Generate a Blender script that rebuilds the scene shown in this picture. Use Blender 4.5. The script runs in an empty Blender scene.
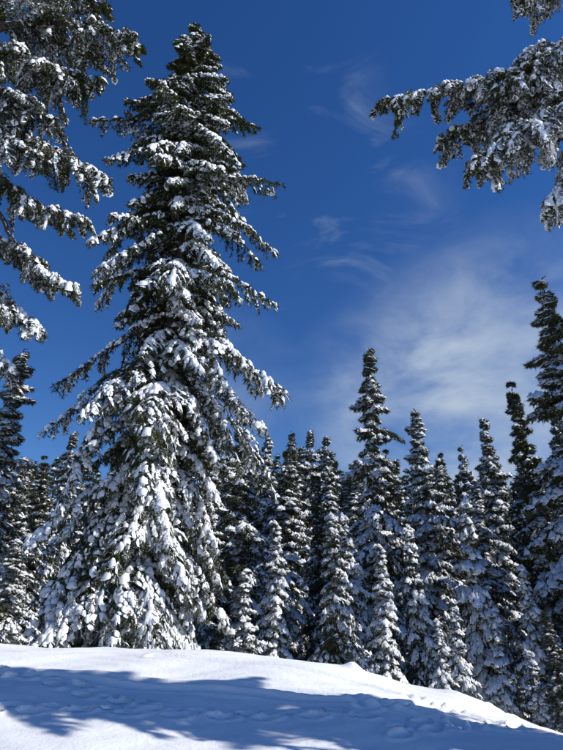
import bpy, math, numpy as np
from mathutils import Vector
scene = bpy.context.scene
UP = np.array([0,0,1.0])

# ------------------------------------------------------------------ materials
def base_mat(name, rough=1.0):
    m = bpy.data.materials.new(name); m.use_nodes = True
    nt = m.node_tree; nt.nodes.remove(nt.nodes['Principled BSDF'])
    b = nt.nodes.new('ShaderNodeBsdfDiffuse'); b.inputs['Roughness'].default_value = 0.0
    nt.links.new(b.outputs[0], nt.nodes['Material Output'].inputs['Surface'])
    return m, nt, b
def mat_snow(name, ground=False):
    m,nt,b = base_mat(name)
    tc = nt.nodes.new('ShaderNodeTexCoord')
    n = nt.nodes.new('ShaderNodeTexNoise'); n.inputs['Scale'].default_value = 0.6 if ground else 5
    n.inputs['Detail'].default_value = 4 if ground else 1
    nt.links.new(tc.outputs['Object'], n.inputs['Vector'])
    r = nt.nodes.new('ShaderNodeValToRGB')
    r.color_ramp.elements[0].position = 0.3; r.color_ramp.elements[1].position = 0.7
    if ground:
        r.color_ramp.elements[0].color = (0.80,0.82,0.85,1); r.color_ramp.elements[1].color = (0.87,0.875,0.88,1)
    else:
        r.color_ramp.elements[0].color = (0.76,0.785,0.82,1); r.color_ramp.elements[1].color = (0.91,0.915,0.92,1)
    nt.links.new(n.outputs['Fac'], r.inputs['Fac'])
    nt.links.new(r.outputs['Color'], b.inputs['Color'])
    if ground:
        n2 = nt.nodes.new('ShaderNodeTexNoise'); n2.inputs['Scale'].default_value = 9; n2.inputs['Detail'].default_value = 7
        n2.inputs['Roughness'].default_value = 0.65
        nt.links.new(tc.outputs['Object'], n2.inputs['Vector'])
        bp = nt.nodes.new('ShaderNodeBump'); bp.inputs['Strength'].default_value = 0.45; bp.inputs['Distance'].default_value = 0.05
        nt.links.new(n2.outputs['Fac'], bp.inputs['Height']); nt.links.new(bp.outputs['Normal'], b.inputs['Normal'])
    return m

def mat_needles(name, c0, c1, frost):
    m,nt,b = base_mat(name)
    tc = nt.nodes.new('ShaderNodeTexCoord')
    n = nt.nodes.new('ShaderNodeTexNoise'); n.inputs['Scale'].default_value = 1.6; n.inputs['Detail'].default_value = 2
    nt.links.new(tc.outputs['Object'], n.inputs['Vector'])
    r = nt.nodes.new('ShaderNodeValToRGB')
    r.color_ramp.elements[0].position = 0.35; r.color_ramp.elements[1].position = 0.68
    r.color_ramp.elements[0].color = (*c0,1); r.color_ramp.elements[1].color = (*c1,1)
    nt.links.new(n.outputs['Fac'], r.inputs['Fac'])
    g = nt.nodes.new('ShaderNodeNewGeometry'); sp = nt.nodes.new('ShaderNodeSeparateXYZ')
    nt.links.new(g.outputs['Normal'], sp.inputs[0])
    mr = nt.nodes.new('ShaderNodeMapRange'); mr.inputs[1].default_value = 0.05; mr.inputs[2].default_value = 0.65
    mr.inputs[4].default_value = frost
    nt.links.new(sp.outputs['Z'], mr.inputs[0])
    m3 = nt.nodes.new('ShaderNodeMapRange'); m3.inputs[1].default_value = 0.64; m3.inputs[2].default_value = 0.36
    nt.links.new(n.outputs['Fac'], m3.inputs[0])
    mu = nt.nodes.new('ShaderNodeMath'); mu.operation='MULTIPLY'
    nt.links.new(mr.outputs[0], mu.inputs[0]); nt.links.new(m3.outputs[0], mu.inputs[1])
    mx = nt.nodes.new('ShaderNodeMix'); mx.data_type='RGBA'
    nt.links.new(mu.outputs[0], mx.inputs['Factor']); nt.links.new(r.outputs['Color'], mx.inputs['A'])
    mx.inputs['B'].default_value = (0.74,0.76,0.79,1)
    nt.links.new(mx.outputs['Result'], b.inputs['Color'])
    return m

def mat_bark():
    m,nt,b = base_mat('bark')
    tc = nt.nodes.new('ShaderNodeTexCoord')
    n = nt.nodes.new('ShaderNodeTexNoise'); n.inputs['Scale'].default_value = 8; n.inputs['Detail'].default_value = 4
    nt.links.new(tc.outputs['Object'], n.inputs['Vector'])
    r = nt.nodes.new('ShaderNodeValToRGB')
    r.color_ramp.elements[0].position=.3; r.color_ramp.elements[1].position=.7
    r.color_ramp.elements[0].color=(0.03,0.022,0.018,1); r.color_ramp.elements[1].color=(0.10,0.08,0.065,1)
    nt.links.new(n.outputs['Fac'], r.inputs['Fac']); nt.links.new(r.outputs['Color'], b.inputs['Color'])
    return m
BARK = mat_bark()
SNOW = mat_snow('tree_snow')
GSNOW = mat_snow('ground_snow', True)
NEED = mat_needles('fir_needles', (0.022,0.030,0.013), (0.072,0.082,0.025), 0.48)
NEEDF = mat_needles('far_needles', (0.024,0.034,0.018), (0.080,0.088,0.034), 0.52)

# ------------------------------------------------------------------ geometry helpers
def nrm(v): return v/np.maximum(np.linalg.norm(v,axis=-1,keepdims=True),1e-9)

class Geo:
    def __init__(s): s.v=[]; s.f=[]; s.m=[]; s.s=[]; s.n=0
    def add(s, v, f, mat, smooth=False):
        if len(v)==0: return
        s.v.append(v.reshape(-1,3).astype(np.float32)); s.f.append((f+s.n).astype(np.int32).reshape(-1,3))
        k=s.f[-1].shape[0]; s.m.append(np.full(k,mat,np.int32)); s.s.append(np.full(k,smooth,bool)); s.n+=s.v[-1].shape[0]
    def mesh(s, name, mats):
        v=np.concatenate(s.v); f=np.concatenate(s.f); mi=np.concatenate(s.m); sm=np.concatenate(s.s)
        me=bpy.data.meshes.new(name)
        me.vertices.add(len(v)); me.vertices.foreach_set('co', v.ravel())
        me.loops.add(len(f)*3); me.loops.foreach_set('vertex_index', f.ravel())
        me.polygons.add(len(f)); me.polygons.foreach_set('loop_start', np.arange(0,len(f)*3,3,dtype=np.int32))
        me.polygons.foreach_set('material_index', mi); me.polygons.foreach_set('use_smooth', sm)
        for m in mats: me.materials.append(m)
        me.update(calc_edges=True)
        print('MESH',name,len(f))
        return me

def blades(geo, P0,P1,k,ln,wd,rng,sag=0.2):
    A=np.repeat(P0,k,0); B=np.repeat(P1,k,0); n=len(A)
    if n==0: return
    t=rng.random((n,1)); base=A+(B-A)*t; d=nrm(B-A)
    pr=nrm(np.cross(d, rng.normal(size=(n,3))))
    td=nrm(d*rng.uniform(.4,1.0,(n,1))+pr*rng.uniform(.5,1.0,(n,1))-UP*sag)
    sd=nrm(np.cross(td, pr+0.5*rng.normal(size=(n,3))))*wd*rng.uniform(.6,1.2,(n,1))*.5
    L=ln*rng.uniform(.6,1.3,(n,1))
    v=np.stack([base-sd, base+sd, base+td*L],1)
    geo.add(v, np.arange(n*3).reshape(-1,3), 1)

def snowblobs(geo,P0,P1,w,h,rng,fine=False):
    n=len(P0)
    if n==0: return
    w=np.broadcast_to(np.asarray(w,float),(n,)).reshape(n,1)*rng.uniform(.5,1.4,(n,1)); h=np.broadcast_to(np.asarray(h,float),(n,)).reshape(n,1)*rng.uniform(.5,1.5,(n,1))
    c=(P0+P1)/2; a=(P1-P0)/2*rng.uniform(.85,1.3,(n,1)); d=nrm(a)
    b=np.cross(d,UP)
    bad=np.linalg.norm(b,axis=1)<.2; b[bad]=np.array([1,0,0]); b=nrm(b)
    a=np.where(np.linalg.norm(a,axis=1,keepdims=True)<w*.4, d*w*.5, a)
    K=6; rings=[]
    th=np.arange(K)*2*np.pi/K
    for (sc,hh) in ([(1.0,-.15),(.72,.65)] if fine else [(1.0,-.1)]):
        ring=c[:,None]+ (a[:,None]*np.cos(th)[None,:,None] + b[:,None]*(w/2)[:,None]*np.sin(th)[None,:,None])*sc*rng.uniform(.62,1.3,(n,K,1)) + UP*(h*hh)[:,None]
        ring=ring+UP*(h[:,None]*rng.uniform(-.35,.25,(n,K,1)))
        rings.append(ring)
    top=(c+UP*h)[:,None]
    v=np.concatenate(rings+[top],1); m=v.shape[1]
    f=[]
    if fine:
        for i in range(K):
            j=(i+1)%K; f+=[[i,j,K+j],[i,K+j,K+i],[K+i,K+j,2*K]]
    else:
        for i in range(K): f.append([i,(i+1)%K,K])
    f=np.array(f)[None]+ (np.arange(n)*m)[:,None,None]
    geo.add(v,f,2,True)

def sticks(geo,P0,P1,r0,r1,K=4):
    n=len(P0)
    if n==0: return
    r0=np.broadcast_to(np.asarray(r0,float),(n,)); r1=np.broadcast_to(np.asarray(r1,float),(n,))
    d=nrm(P1-P0); ref=np.where(np.abs(d[:,2:3])>.9, np.array([[1.,0,0]]), np.array([[0,0,1.]]))
    x=nrm(np.cross(d,ref)); y=np.cross(d,x); th=np.arange(K)*2*np.pi/K
    ring=x[:,None]*np.cos(th)[None,:,None]+y[:,None]*np.sin(th)[None,:,None]
    v=np.concatenate([P0[:,None]+ring*r0[:,None,None],P1[:,None]+ring*r1[:,None,None]],1)
    f=[]
    for i in range(K):
        j=(i+1)%K; f+=[[i,j,K+j],[i,K+j,K+i]]
    f=np.array(f)[None]+(np.arange(n)*2*K)[:,None,None]
    geo.add(v,f,0,True)

def trunk(geo,pts,rad,K=12):
    pts=np.asarray(pts,float); n=len(pts); th=np.arange(K)*2*np.pi/K
    c=np.stack([np.cos(th),np.sin(th),0*th],1)
    v=(pts[:,None]+c[None]*np.asarray(rad)[:,None,None]).reshape(-1,3); f=[]
    for i in range(n-1):
        for k in range(K):
            a=i*K+k; b=i*K+(k+1)%K; f+=[[a,b,b+K],[a,b+K,a+K]]
    geo.add(v,np.array(f),0,True)

def bough(rng,L,ds,seclen,seg,tert,droop=.18,secdroop=.35,ang=(42,62),pt=.85):
    P0=[];P1=[];lv=[]
    n=max(3,int(L/ds)); sp=[]
    wob=rng.uniform(-.06,.06)*L
    for i in range(n+1):
        t=i/n; sp.append(np.array([L*t, wob*math.sin(3*t)+rng.normal()*.008*L, L*(-droop*t*t+.04*math.sin(5*t))]))
    for i in range(n): P0.append(sp[i]);P1.append(sp[i+1]);lv.append(0)
    for i in range(1,n+1):
        t=i/n
        env=min(1,t/.25)**.7*(1-t)**.6*1.0+.12
        for s in (-1,1):
            if rng.random()<.08: continue
            l=seclen*L*env*rng.uniform(.6,1.25); k=max(1,int(round(l/seg)))
            an=math.radians(rng.uniform(*ang))*s
            d=nrm(sp[i]-sp[i-1]); c,s_=math.cos(an),math.sin(an)
            d=np.array([d[0]*c-d[1]*s_, d[0]*s_+d[1]*c, d[2]+rng.uniform(-.1,.15)])
            p=sp[i].copy()+(sp[i-1]-sp[i])*rng.random()*.8
            for q in range(k):
                d=nrm(d+np.array([.06,0,-secdroop*(.4+q/k)*(1.0/k)*1.6])+rng.normal(size=3)*.05)
                p2=p+d*l/k
                P0.append(p);P1.append(p2);lv.append(1)
                if tert>0:
                    for s2 in (-1,1):
                        if rng.random()>pt: continue
                        a2=math.radians(rng.uniform(35,60))*s2; c2,q2=math.cos(a2),math.sin(a2)
                        d2=nrm(np.array([d[0]*c2-d[1]*q2,d[0]*q2+d[1]*c2,d[2]-.25+rng.uniform(-.15,.1)]))
                        pp=p+(p2-p)*rng.random()
                        P0.append(pp);P1.append(pp+d2*tert*rng.uniform(.6,1.3)*(1-.4*q/k));lv.append(2)
                p=p2
    return np.array(P0),np.array(P1),np.array(lv)

def rotm(az,pitch,roll):
    ca,sa=math.cos(az),math.sin(az); cp,sp=math.cos(pitch),math.sin(pitch); cr,sr=math.cos(roll),math.sin(roll)
    Rz=np.array([[ca,-sa,0],[sa,ca,0],[0,0,1]]); Ry=np.array([[cp,0,-sp],[0,1,0],[sp,0,cp]]); Rx=np.array([[1,0,0],[0,cr,-sr],[0,sr,cr]])
    return Rz@Ry@Rx

def field(p,s,ph):
    return (np.sin(p[:,0]*s+ph)+np.sin(p[:,1]*s*1.13+ph*2.1)+np.sin(p[:,2]*s*1.31+ph*3.7)+np.sin((p[:,0]+p[:,2])*s*1.9+ph))/4

def dress(geo,P0,P1,lv,rng,k,ln,wd,snowp,sw,sh,fine=(),br=.02,ph=0,clump=.25,fs=1.0,lvw=(1.5,1.15,.8)):
    sticks(geo,P0[lv==0],P1[lv==0],br,br*.7,3)
    blades(geo,P0,P1,k,ln,wd,rng)
    pr=snowp+clump*field((P0+P1)/2,fs,ph)*2
    keep=rng.random(len(P0))<pr
    for l in (0,1,2):
        q=keep&(lv==l); fw=lvw[l]
        snowblobs(geo,P0[q],P1[q],sw*fw,sh*fw,rng,l in fine)

def conifer(name,H,prof,templs,rng,spacing,per,k,ln,wd,snowp,sw,sh,TL,bare=0,mats=None,tr=.02,pitch=(25,-22),jit=(.65,1.15),clump=.25,fs=1.0,gap=0.0,lvw=(1.5,1.15,.8),fine=(),wv=(.85,1.12)):
    g=Geo(); n=24
    zz=np.linspace(0,1,n); ph=rng.random()*6
    lx=lambda t:np.array([.006*H*math.sin(t*5+ph), .006*H*math.sin(t*4+2*ph), 0])
    pts=[lx(t)+np.array([0,0,t*H]) for t in zz]; trunk(g,pts,[max(.015,H*tr*(1-t)**.85) for t in zz])
    A=[];B=[];Lv=[]
    z=bare; a0=0
    while z<H*.992:
        t=z/H; r=prof(t)
        kk=max(3,int(round(per*min(1,.45+r/ (TL*.6)))))
        a0+=rng.random()*2; whorl=rng.uniform(*wv)
        for i in range(kk):
            if rng.random()<gap: continue
            az=a0+i*2*math.pi/kk+rng.uniform(-.35,.35)
            L=max(.2,whorl*r*rng.uniform(*jit)*(1+.16*math.sin(az*2+z*.9+ph)+.10*math.sin(az+ph+z*.3)))
            P0,P1,lv=templs[rng.integers(len(templs))]
            s=L/TL
            pt=math.radians(pitch[1]+(pitch[0]-pitch[1])*t**1.5+rng.uniform(-12,8))
            M=rotm(az,pt,rng.uniform(-.25,.25))
            o=lx(t)+np.array([0,0,z+rng.uniform(-.7,.7)*spacing])
            sxy=np.array([s,max(s,.5*s+.2),s])
            A.append((P0*sxy)@M.T+o);B.append((P1*sxy)@M.T+o);Lv.append(lv)
        z+=spacing*(.5+.6*min(1,r/(TL*.6)))
    A.append(np.array([[0,0,H*.97]])+lx(.97));B.append(np.array([[0,0,H*1.01]])+lx(1));Lv.append(np.array([1]))
    A=np.concatenate(A);B=np.concatenate(B);Lv=np.concatenate(Lv)
    dress(g,A,B,Lv,rng,k,ln,wd,snowp,sw,sh,br=.02,ph=ph,clump=clump,fs=fs,lvw=lvw,fine=fine)
    return g.mesh(name, mats or [BARK,NEED,SNOW])

# ------------------------------------------------------------------ terrain
CX=np.array([-30,-12,-7.4,-3,.2,1.0,1.8,2.9,4.2,5.0,5.5,6.1,7.2,12,40]); CZ=np.array([1.2,1.45,1.45,1.32,1.12,1.05,.90,.58,.32,.08,-.25,-.9,-1.7,-2.7,-3.2])
def sst(t): t=np.clip(t,0,1); return t*t*(3-2*t)
def terr(x,y):
    x=np.asarray(x,float);y=np.asarray(y,float)
    c=sum(np.interp(x+o,CX,CZ) for o in (-.35,-.15,.0,.15,.35))/5
    yc=16.3+.35*np.sin(x*.5)+.02*x
    s=sst((y-5.5)/(yc-5.5))
    neg=np.minimum(c,0); pos=np.maximum(c,0)
    front=pos*(.05+.95*s)+neg*sst((y-2)/9)
    fall=np.maximum(y-yc,0)
    back=-(4.2+.0*x)*sst(fall/14)-.35*(1-np.exp(-fall*.8))
    z=front+back
    z+=.05*np.sin(x*.9+y*.6)*np.exp(-((y-13)/6)**2)+.03*np.sin(x*2.1-y*1.3)*np.exp(-((y-13)/6)**2)
    z+=.16*np.exp(-(((x-1.75)/.22)**2+((y-16.0)/.3)**2))+.07*np.exp(-(((x-4.1)/.3)**2+((y-15.9)/.4)**2))
    far=np.maximum(np.hypot(x,y)-60,0)
    z+=8*(1-np.exp(-far/120))*(.5+.5*np.sin(x*.013+1)*np.cos(y*.011))
    return z
def axis(lo,hi,st,ext):
    a=list(np.arange(lo,hi,st)); d=st; p=hi
    up=[]
    while p<ext: up.append(p); d*=1.18; p+=d
    dn=[]; d=st; p=lo-st
    while p>-ext: dn.append(p); d*=1.18; p-=d
    return np.array(dn[::-1]+a+up)
xs=axis(-9.5,8,.05,1500); ys=axis(8.5,18.5,.045,1500)
X,Y=np.meshgrid(xs,ys); Z=terr(X,Y)
def dent(px,py,rx,ry,dep,ang=0):
    ix=np.where(np.abs(xs-px)<1)[0]; iy=np.where(np.abs(ys-py)<1)[0]
    sl=np.ix_(iy,ix); dx=X[sl]-px; dy=Y[sl]-py; c,s=math.cos(ang),math.sin(ang)
    u=(dx*c+dy*s)/rx; v=(-dx*s+dy*c)/ry; q=u*u+v*v
    Z[sl]+= -dep*np.exp(-q**2)+dep*.35*np.exp(-((np.sqrt(q)-1.35)/.3)**2)
rg=np.random.default_rng(3)
for (a,b,n) in (((-4.4,10.1),(1.2,10.35),17),((-6.5,12.9),(-2.2,10.6),14),((1.6,9.6),(4.3,12.4),12)):
    for i in range(n):
        t=i/(n-1); d=np.array(b)-np.array(a); d=d/np.linalg.norm(d); sd=np.array([-d[1],d[0]])*(.13 if i%2 else -.13)
        p=np.array(a)*(1-t)+np.array(b)*t+sd+rg.normal(size=2)*.04
        dent(p[0],p[1],.18,.10,.13,math.atan2(d[1],d[0]))
def track(pts,off,dep=.1):
    global Z
    pts=np.array(pts,float)
    d=np.full(Z.shape,9.0)
    T=np.linspace(0,1,60); 
    cx=np.interp(T*(len(pts)-1),np.arange(len(pts)),pts[:,0]); cy=np.interp(T*(len(pts)-1),np.arange(len(pts)),pts[:,1])
    cx=np.convolve(np.pad(cx,4,'edge'),np.ones(9)/9,'valid'); cy=np.convolve(np.pad(cy,4,'edge'),np.ones(9)/9,'valid')
    for i in range(59):
        ax,ay,bx,by=cx[i],cy[i]+off,cx[i+1],cy[i+1]+off
        ix=np.where((xs>min(ax,bx)-.5)&(xs<max(ax,bx)+.5))[0]; iy=np.where((ys>min(ay,by)-.5)&(ys<max(ay,by)+.5))[0]
        if len(ix)==0 or len(iy)==0: continue
        sl=np.ix_(iy,ix); vx,vy=bx-ax,by-ay; L2=vx*vx+vy*vy+1e-9
        t=np.clip(((X[sl]-ax)*vx+(Y[sl]-ay)*vy)/L2,0,1); dd=np.hypot(X[sl]-ax-t*vx,Y[sl]-ay-t*vy)
        d[sl]=np.minimum(d[sl],dd)
    Z=Z-dep*np.exp(-(d/.10)**2)+dep*.4*np.exp(-((d-.21)/.06)**2)
TR=[(-3,14.1),(-.5,13.7),(1.5,13.3),(2.8,12.7),(4.0,11.6),(4.6,10.6)]
track(TR,0,.07); track(TR,.42,.07)
TR2=[(-8,11.6),(-4,11.9),(0,11.3),(3,10.7),(5,10.5)]
track(TR2,0,.08); track(TR2,.4,.08)
TR3=[(1.2,10.6),(2.6,12.2),(3.9,13.4),(4.7,14.2),(5.2,15.2)]
track(TR3,0,.08); track(TR3,.5,.08)
Z=Z+.012*np.sin(X*5.1+1.7*np.sin(Y*2.3))*np.sin(Y*7.3+1.3*np.sin(X*1.9))*(np.hypot(X,Y-13)<14)
nx,ny=len(xs),len(ys)
V=np.stack([X,Y,Z],-1).reshape(-1,3)
i,j=np.meshgrid(np.arange(nx-1),np.arange(ny-1)); a=(j*nx+i).ravel()
F=np.concatenate([np.stack([a,a+1,a+nx+1],1),np.stack([a,a+nx+1,a+nx],1)])
g=Geo(); g.add(V,F,0,True); me=g.mesh('snow_ground',[GSNOW])
ob=bpy.data.objects.new('snow_ground',me); scene.collection.objects.link(ob)

def place(name,me,x,y,s=1,sr=None,rot=0,z=None):
    o=bpy.data.objects.new(name,me); scene.collection.objects.link(o)
    zz=float(terr(x,y))-.15 if z is None else z
    o.location=(x,y,zz); o.rotation_euler=(0,0,rot); r=sr if sr else s; o.scale=(r,r,s); return o

# ------------------------------------------------------------------ templates
rt=np.random.default_rng(11)
T_big=[bough(rt,4.0,.22,.33,.19,.18,droop=d,secdroop=.75,pt=.8) for d in (.15,.24,.32,.4,.22,.2,.45,.28)]
T_mid=[bough(rt,3.0,.26,.36,.27,.2,droop=d,secdroop=.8,pt=.5) for d in (.15,.25,.35,.25,.4,.2)]
T_low=[bough(rt,2.5,.36,.36,.36,0,droop=d,secdroop=.6) for d in (.12,.2,.3,.25)]
T_fin=[bough(rt,1.3,.09,.36,.095,.075,droop=d,secdroop=.5,pt=.6) for d in (.12,.2,.3,.15,.4)]
T_yng=[bough(rt,1.2,.13,.38,.14,.1,droop=d,secdroop=.7,pt=.5) for d in (.1,.2,.3,.25)]

pz=[0,.06,.2,.3,.4,.5,.6,.7,.8,.88,.94,1]; pr=[4.4,4.5,4.3,4.5,5.3,5.1,4.5,4.0,3.2,2.3,1.3,.3]
big=conifer('big_fir_mesh',35.3,lambda t:float(np.interp(t,pz,pr)),T_big,np.random.default_rng(27),.66,7,7,.19,.055,.50,.22,.10,4.0,bare=1.0,
    tr=.013,pitch=(8,-31),jit=(.45,1.22),clump=.38,fs=1.25,gap=.12,fine=(0,1),lvw=(1.6,1.15,.8))
place('fir_tree',big,-5.0,23,rot=1.9,z=-1.1)

mat=[]
for sd,R,g_,sn in ((31,4.4,.10,.50),(32,4.0,.18,.42),(33,4.8,.12,.54),(34,4.3,.2,.46),(35,3.8,.15,.56)):
    mat.append(conifer('mature_fir_mesh_%d'%sd,20,(lambda R:lambda t:R*(1-t)**.95*(.88+.12*math.sin(t*9+R*5)+.06*math.sin(t*23+R*9))+.10)(R),T_mid,np.random.default_rng(sd),.56,6,6,.22,.07,sn,.25,.11,3.0,
        bare=.5,tr=.012,pitch=(32,-32),jit=(.4,1.3),clump=.36,fs=1.3,gap=g_,wv=(.7,1.2),mats=[BARK,NEEDF,SNOW]))
dark=conifer('dark_fir_mesh',20,lambda t:3.6*(1-t)**.95+.12,T_mid,np.random.default_rng(40),.55,6,7,.22,.07,.28,.2,.08,3.0,bare=.5,tr=.012,clump=.25,jit=(.45,1.25),wv=(.75,1.15),gap=.1,pitch=(30,-30),mats=[BARK,NEED,SNOW])
yng=[]
for sd,R,sp_ in ((51,2.2,.62),(52,2.0,.52),(53,2.4,.66)):
    yng.append(conifer('young_fir_mesh_%d'%sd,8,(lambda R:lambda t:R*(1-t)**.95+.05)(R),T_yng,np.random.default_rng(sd),.30,6,5,.13,.04,sp_,.15,.075,1.2,bare=.1,tr=.012,pitch=(28,-36),jit=(.45,1.25),wv=(.75,1.15),clump=.36,fs=1.8,mats=[BARK,NEEDF,SNOW]))

def tree(tpl,x,y,ztop,R=None,H0=20,R0=4.0,rot=0):
    zb=float(terr(x,y))-.15; h=ztop-zb; s=h/H0
    return place('fir_tree',tpl,x,y,s,(R/R0 if R else s),rot)
M=mat
tree(M[2],6.9,42,22.5,5.4,rot=1.0)
tree(M[1],9.6,40,16.6,4.6,rot=2.1)
tree(M[4],16.4,45,17.4,4.8,rot=.3)
tree(M[3],16.9,53,17.9,4.4,rot=4)
tree(M[3],16.3,31.5,22.3,6.6,rot=2.9)
tree(M[0],19.5,30,26,7.2,rot=5)
tree(M[4],15.9,29.5,13.5,5.0,rot=5)
tree(M[1],14.6,27.5,9.5,4.2,rot=1.7)
tree(dark,15.3,36,16.6,4.6,rot=1)
tree(dark,13.0,47,15.0,4,rot=3)
tree(dark,8.4,46,15.0,4,rot=2)
tree(M[1],12.6,38,11.4,3.6,rot=.5)
tree(M[3],-2.35,34,13.6,4.4,rot=.2)
tree(M[4],-4.6,37,13.0,4.2,rot=3.2)
tree(M[0],.3,40,13.5,4.0,rot=4.4)
tree(M[2],3.0,57,20.8,4.5,rot=2.2)
tree(M[4],4.1,50,17.5,4.4,rot=1.4)
tree(M[0],1.0,62,22,4.4,rot=3.3)
tree(M[1],-1.5,60,21.5,4.4,rot=1.3)
tree(dark,2.6,44,13.0,3.8,rot=.9)
tree(M[1],-13.2,27,15.0,4.2,rot=5.1)
tree(M[2],-18.5,50,18.3,4.0,rot=1.8)
tree(dark,-18.2,44,14.0,4,rot=.7)
tree(M[0],-10.5,38,12.5,4.2,rot=.7)
tree(M[3],-15.5,34,9.5,4.0,rot=2.7)
tree(M[4],14.2,33,8.8,3.4,rot=3.9)
tree(M[2],20.5,41,17.5,4.6,rot=3.1)
tree(M[3],12.0,44,14.2,4.0,rot=2.3)
# neighbours out of the frame to the right: they throw the shade over the near snow
tree(M[3],11.5,9.1,14.0,3.0,rot=2.0)
tree(M[1],16.5,7.4,19,3.0,rot=1.0)
Yt=yng
def ytree(k,x,y,ztop,R,rot=0): tree(Yt[k],x,y,ztop,R,8,2.1,rot)
ytree(0,2.4,28,6.9,2.3,.4); ytree(1,4.35,27,5.3,2.2,2); ytree(2,9.3,30,8.0,2.7,3); ytree(1,6.1,25,2.2,1.5,1)
ytree(0,8.75,23,1.2,1.4,5); ytree(2,9.3,28,2.7,1.9,2.4); ytree(0,-8.3,19,4.4,1.5,1.1); ytree(2,-9.6,21,3.4,2.1,4)
ytree(1,-.3,28,6.5,2.3,2.2); ytree(2,3.3,31,7.4,2.3,4.7); ytree(0,6.3,30,6.6,2.4,5.5); ytree(1,11.3,29,4.6,2.2,.6)
ytree(2,-1.6,26,4.0,1.9,.6); ytree(1,7.4,27,3.0,1.7,3.6); ytree(0,12.6,27,3.6,2.0,1.6)
tree(dark,7.7,18.5,2.2,1.5,rot=1)
tree(dark,10.6,22,3.4,1.9,rot=2)

# --- background forest (one parent, shared light trees)
rb=np.random.default_rng(77)
FT=[conifer('forest_fir_mesh_%d'%q,20,(lambda R:lambda t:R*(1-t)**.95+.15)(R),T_low,np.random.default_rng(600+q),.8,5,6,.34,.11,.38,.34,.13,2.5,bare=.5,tr=.012,pitch=(25,-30),jit=(.45,1.25),wv=(.75,1.15),clump=.33,fs=1.0,mats=[BARK,NEEDF,SNOW]) for q,R in enumerate((3.6,4.1,3.2))]
fo=bpy.data.objects.new('distant_forest',None); scene.collection.objects.link(fo)
for n_ in range(170):
    y=rb.uniform(54,92); x=rb.uniform(-.62,.66)*y; q=x/y
    lim=.29 if abs(q)<.1 else .27
    top=1.6+y*(lim*rb.uniform(.78,1.08)); zb=float(terr(x,y))-.2; s=(top-zb)/20
    o=bpy.data.objects.new('forest_fir_%d'%n_,FT[n_%3]); scene.collection.objects.link(o); o.parent=fo
    o.location=(x,y,zb); o.rotation_euler=(0,0,rb.random()*6.28); ww=s*rb.uniform(.9,1.4); o.scale=(ww,ww,s)

# --- foreground trees with hand placed limbs
def spine(ctrl,n):
    c=np.array(ctrl,float); k=len(c)
    cc=np.vstack([2*c[0]-c[1],c,2*c[-1]-c[-2]]); out=[]
    for u in np.linspace(0,k-1-1e-6,n):
        i=int(u); t=u-i; p0,p1,p2,p3=cc[i],cc[i+1],cc[i+2],cc[i+3]
        out.append(.5*((2*p1)+(-p0+p2)*t+(2*p0-5*p1+4*p2-p3)*t*t+(-p0+3*p1-3*p2+p3)*t**3))
    return np.array(out)
def limb(geo,ctrl,rng,size=1.1,start=.15,step=.19,r=.06,snowp=.5,hang=.3,sw=.058):
    tot=sum(np.linalg.norm(np.array(ctrl[i+1])-np.array(ctrl[i])) for i in range(len(ctrl)-1))
    n=max(6,int(tot/step)); s=spine(ctrl,n); t=np.linspace(0,1,n)
    s[1:-1]+=rng.normal(size=(n-2,3))*.02
    sticks(geo,s[:-1],s[1:],r*(1-t[:-1])**.7+.006,r*(1-t[1:])**.7+.005,7)
    q=rng.random(n-1)<.7
    snowblobs(geo,s[:-1][q]+UP*.02,s[1:][q]+UP*.02,.12,.06,rng,True)
    A=[];B=[];Lv=[]
    for i in range(1,n):
        if t[i]<start: continue
        d=nrm(s[i]-s[i-1]); az=math.atan2(d[1],d[0])
        env=(1-t[i])**.5*.75+.3
        for sd in (-1,1,0):
            if sd==0 and (rng.random()>.4 and i<n-1): continue
            if rng.random()<.08: continue
            L=size*env*rng.uniform(.5,1.3)*(.7 if sd==0 else 1)
            P0,P1,lv=T_fin[rng.integers(len(T_fin))]; sc=L/1.3
            M_=rotm(az+sd*math.radians(rng.uniform(25,75)), math.atan2(d[2],np.hypot(d[0],d[1]))*.6-hang*rng.uniform(.2,2.3)-(.5 if sd==0 else 0), rng.uniform(-.7,.7))
            A.append((P0*sc)@M_.T+s[i]);B.append((P1*sc)@M_.T+s[i]);Lv.append(lv)
    A=np.concatenate(A);B=np.concatenate(B);Lv=np.concatenate(Lv)
    dress(geo,A,B,Lv,rng,7,.065,.015,snowp,sw,sw*.55,fine=(0,),br=.011,ph=rng.random()*6,clump=.34,fs=2.6,lvw=(1.9,1.2,.8))

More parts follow.
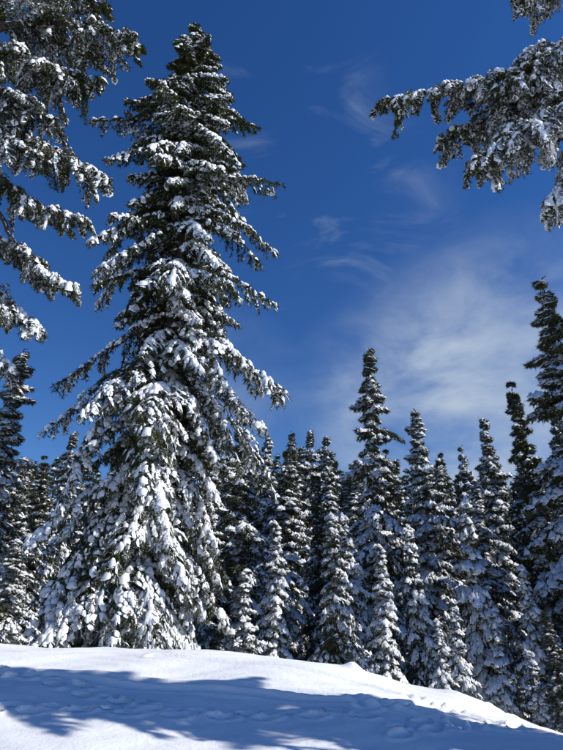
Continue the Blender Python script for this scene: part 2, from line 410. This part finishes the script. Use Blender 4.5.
def fg_tree(name,x,y,H,limbs,seed,baseR,azf,bare,R,**kw):
    rng=np.random.default_rng(seed); g=Geo(); zb=float(terr(x,y))-.2
    zz=np.linspace(0,1,24); pts=[np.array([x,y,zb+H*t]) for t in zz]
    trunk(g,pts,[max(.02,baseR*(1-t)**.8) for t in zz],16)
    for L in limbs: limb(g,L['c'],rng,**{k:v for k,v in L.items() if k!='c'},**kw)
    A=[];B=[];Lv=[];z=bare
    while z<H-.3:
        t=z/H; r=R*(1-t)**.6*(1 if t>.25 else .8)
        for i in range(5):
            az=i*1.256+z*1.7+rng.uniform(-.3,.3)
            if not azf(az,z): continue
            P0,P1,lv=T_mid[rng.integers(len(T_mid))]; s=r*rng.uniform(.7,1.1)/3.0
            M_=rotm(az,math.radians(-20+rng.uniform(-8,8)),0); o=np.array([x,y,zb+z])
            A.append((P0*s)@M_.T+o);B.append((P1*s)@M_.T+o);Lv.append(lv)
        z+=.6
    if A:
        A=np.concatenate(A);B=np.concatenate(B);Lv=np.concatenate(Lv)
        dress(g,A,B,Lv,rng,5,.17,.06,.45,.16,.07,br=.02,clump=.2)
    me=g.mesh(name+'_mesh',[BARK,NEED,SNOW]); o=bpy.data.objects.new(name,me); scene.collection.objects.link(o)

rx,ry=7.7,8.6
RL=[dict(c=[(rx,ry,12.6),(5.6,8.25,12.1),(4.2,8.1,11.5),(2.05,8.0,10.8)],size=1.25,r=.08),
    dict(c=[(rx,ry,12.1),(5.6,8.6,12.0),(4.4,8.8,11.4),(3.2,8.9,10.8)],size=1.2,r=.06),
    dict(c=[(rx,ry,12.4),(6.0,8.1,12.3),(5.0,7.9,11.6),(4.0,7.8,10.9)],size=1.2,r=.06),
    dict(c=[(rx,ry,11.2),(5.4,8,10.6),(4.3,7.8,9.8),(3.3,7.7,9.0)],size=1.2,r=.07),
    dict(c=[(rx,ry,11.4),(5.8,8.3,11.2),(5.0,8.2,10.6),(4.0,8.1,10.0)],size=1.2,r=.07),
    dict(c=[(rx,ry,10.6),(5.8,8.2,10.1),(5.1,7.9,9.1),(4.5,7.8,8.3)],size=1.1,r=.06),
    dict(c=[(rx,ry,13.4),(6.2,8.4,13.0),(5.4,8.3,12.4),(4.8,8.2,12.0)],size=1.1,r=.06),
    dict(c=[(rx,ry,15.0),(6.3,8.3,14.7),(5.4,8.2,14.2),(4.9,8.0,13.75)],size=.85,r=.06)]
def offleft(az,z): return math.cos(az)>-.25
fg_tree('fir_tree',rx,ry,20,RL,91,.28,offleft,3.0,3.2,snowp=.6,sw=.068)
lx_,ly_=-7.2,9.2
LL=[dict(c=[(lx_,ly_,14.2),(-5.6,8.9,14.3),(-4.2,8.7,13.8),(-3.05,8.6,13.1)],size=1.25,r=.08),
    dict(c=[(lx_,ly_,13.4),(-6,9,13.3),(-4.9,9,12.8),(-3.9,8.9,12.4)],size=1.2,r=.06),
    dict(c=[(lx_,ly_,15.4),(-5.8,9,15.5),(-4.9,8.8,15.1),(-4.0,8.7,14.6)],size=1.2,r=.06),
    dict(c=[(lx_,ly_,14.8),(-5.8,9.4,14.8),(-4.9,9.4,14.3),(-4.3,9.4,13.9)],size=1.2,r=.06),
    dict(c=[(lx_,ly_,12.7),(-5.8,8.6,12.9),(-4.9,8.5,12.4),(-4.3,8.4,11.9)],size=1.1,r=.06),
    dict(c=[(lx_,ly_,11.6),(-5.8,9,11.3),(-4.6,9,10.6),(-3.5,9,9.9)],size=1.1,r=.06),
    dict(c=[(lx_,ly_,12.0),(-5.9,8.7,11.9),(-5.2,8.6,11.4),(-4.5,8.5,10.9)],size=1.0,r=.06),
    dict(c=[(lx_,ly_,10.9),(-5.9,8.7,10.9),(-5.2,8.6,10.4),(-4.5,8.6,9.9)],size=.9,r=.06),
    dict(c=[(lx_,ly_,10.6),(-5.8,9.2,10.1),(-4.8,9.1,9.3),(-3.75,9,8.85)],size=.9,r=.06,start=.3),
    dict(c=[(lx_,ly_,9.9),(-5.7,9,9.3),(-5.0,9,8.4),(-4.4,9,7.7),(-3.7,9,7.35)],size=.65,r=.06,start=.5),
    dict(c=[(lx_,ly_,9.3),(-5.9,9.1,9.0),(-5,9.1,8.2),(-4.5,9,7.9)],size=.6,r=.04,start=.5),
    dict(c=[(lx_,ly_,8.4),(-5.9,9.1,8.0),(-5,9.1,7.2),(-4.2,9,6.5)],size=.8,r=.05,start=.25),
    dict(c=[(lx_,ly_,7.4),(-6,9.2,7.0),(-5.2,9.2,6.3),(-4.6,9.1,5.8)],size=.8,r=.05),
    dict(c=[(lx_,ly_,7.8),(-6,9.0,7.7),(-5.2,8.9,7.0),(-4.7,8.8,6.7)],size=.8,r=.05)]
def offright(az,z): return math.cos(az)<.2
fg_tree('fir_tree',lx_,ly_,19,LL,92,.26,offright,2.5,3.0)

# ------------------------------------------------------------------ light
el=math.radians(34); az=math.radians(101)
S=Vector((math.sin(az)*math.cos(el),math.cos(az)*math.cos(el),math.sin(el)))
sl=bpy.data.lights.new('sun','SUN'); sl.energy=5.0; sl.angle=math.radians(.5); sl.color=(1,.96,.88)
so=bpy.data.objects.new('sun',sl); scene.collection.objects.link(so); so.rotation_euler=S.to_track_quat('Z','Y').to_euler()
w=bpy.data.worlds.new('World'); scene.world=w; w.use_nodes=True; nt=w.node_tree
try: w.cycles.sampling_method='NONE'
except Exception as e: print(e)
bg=nt.nodes['Background']; sky=nt.nodes.new('ShaderNodeTexSky'); sky.sky_type='NISHITA'; sky.sun_disc=False
sky.sun_elevation=el; sky.sun_rotation=az; sky.altitude=1500; sky.air_density=1.15; sky.dust_density=.1; sky.ozone_density=4
bg.inputs['Strength'].default_value=.12
hs=nt.nodes.new('ShaderNodeHueSaturation'); hs.inputs['Saturation'].default_value=1.25; hs.inputs['Hue'].default_value=.512
nt.links.new(sky.outputs[0],hs.inputs['Color'])
tc=nt.nodes.new('ShaderNodeTexCoord')
nz=nt.nodes.new('ShaderNodeVectorMath'); nz.operation='NORMALIZE'; nt.links.new(tc.outputs['Generated'],nz.inputs[0])
def cloudnoise(scale,rot,sc,lo,hi,dist):
    mp=nt.nodes.new('ShaderNodeMapping'); mp.inputs['Scale'].default_value=sc; mp.inputs['Rotation'].default_value=rot
    nt.links.new(nz.outputs[0],mp.inputs['Vector'])
    no=nt.nodes.new('ShaderNodeTexNoise'); no.inputs['Scale'].default_value=scale; no.inputs['Detail'].default_value=6; no.inputs['Roughness'].default_value=.55; no.inputs['Distortion'].default_value=dist
    nt.links.new(mp.outputs[0],no.inputs['Vector'])
    nr=nt.nodes.new('ShaderNodeMapRange'); nr.interpolation_type='SMOOTHSTEP'; nr.inputs[1].default_value=lo; nr.inputs[2].default_value=hi
    nt.links.new(no.outputs['Fac'],nr.inputs[0]); return nr.outputs[0]
def masks(L):
    acc=None
    for (dx,dy,dz,angd,amp) in L:
        dv=Vector((dx,dy,dz)).normalized()
        dp=nt.nodes.new('ShaderNodeVectorMath'); dp.operation='DOT_PRODUCT'; nt.links.new(nz.outputs[0],dp.inputs[0]); dp.inputs[1].default_value=dv
        m=nt.nodes.new('ShaderNodeMapRange'); m.interpolation_type='SMOOTHSTEP'; m.inputs[1].default_value=math.cos(math.radians(angd)); m.inputs[2].default_value=1; m.inputs[4].default_value=amp
        nt.links.new(dp.outputs['Value'],m.inputs[0])
        if acc is None: acc=m.outputs[0]
        else:
            ad=nt.nodes.new('ShaderNodeMath'); ad.operation='ADD'; nt.links.new(acc,ad.inputs[0]); nt.links.new(m.outputs[0],ad.inputs[1]); acc=ad.outputs[0]
    return acc
def mul(a,b):
    mm=nt.nodes.new('ShaderNodeMath'); mm.operation='MULTIPLY'; mm.use_clamp=True; nt.links.new(a,mm.inputs[0]); nt.links.new(b,mm.inputs[1]); return mm.outputs[0]
big_h=mul(masks(((.42,1,.36,20,.95),(.20,1,.40,11,.4),(-.12,1,.40,10,.3))),cloudnoise(2.0,(0,.5,0),(2.6,2.6,5.0),.22,.75,.3))
wisp=mul(masks(((.0,1,1.07,11,.35),(.12,1,.76,13,.32))),cloudnoise(3.2,(.2,-.75,.3),(1.6,1.6,5.0),.50,.78,.6))
ad=nt.nodes.new('ShaderNodeMath'); ad.operation='ADD'; ad.use_clamp=True; nt.links.new(big_h,ad.inputs[0]); nt.links.new(wisp,ad.inputs[1])
mx=nt.nodes.new('ShaderNodeMix'); mx.data_type='RGBA'; nt.links.new(ad.outputs[0],mx.inputs['Factor']); nt.links.new(hs.outputs[0],mx.inputs['A']); mx.inputs['B'].default_value=(3.6,4.4,5.6,1)
nt.links.new(mx.outputs['Result'],bg.inputs['Color'])

# ------------------------------------------------------------------ camera
cd=bpy.data.cameras.new('camera'); cd.sensor_fit='VERTICAL'; cd.sensor_height=24; cd.lens=18.8; cd.clip_end=4000; cd.clip_start=.05
co=bpy.data.objects.new('camera',cd); scene.collection.objects.link(co); co.location=(0,0,1.6); co.rotation_euler=(math.radians(90+24),0,0)
scene.camera=co
scene.view_settings.view_transform='Standard'; scene.view_settings.look='None'; scene.view_settings.exposure=0
print('TRIS',sum(len(m.polygons) for m in bpy.data.meshes))
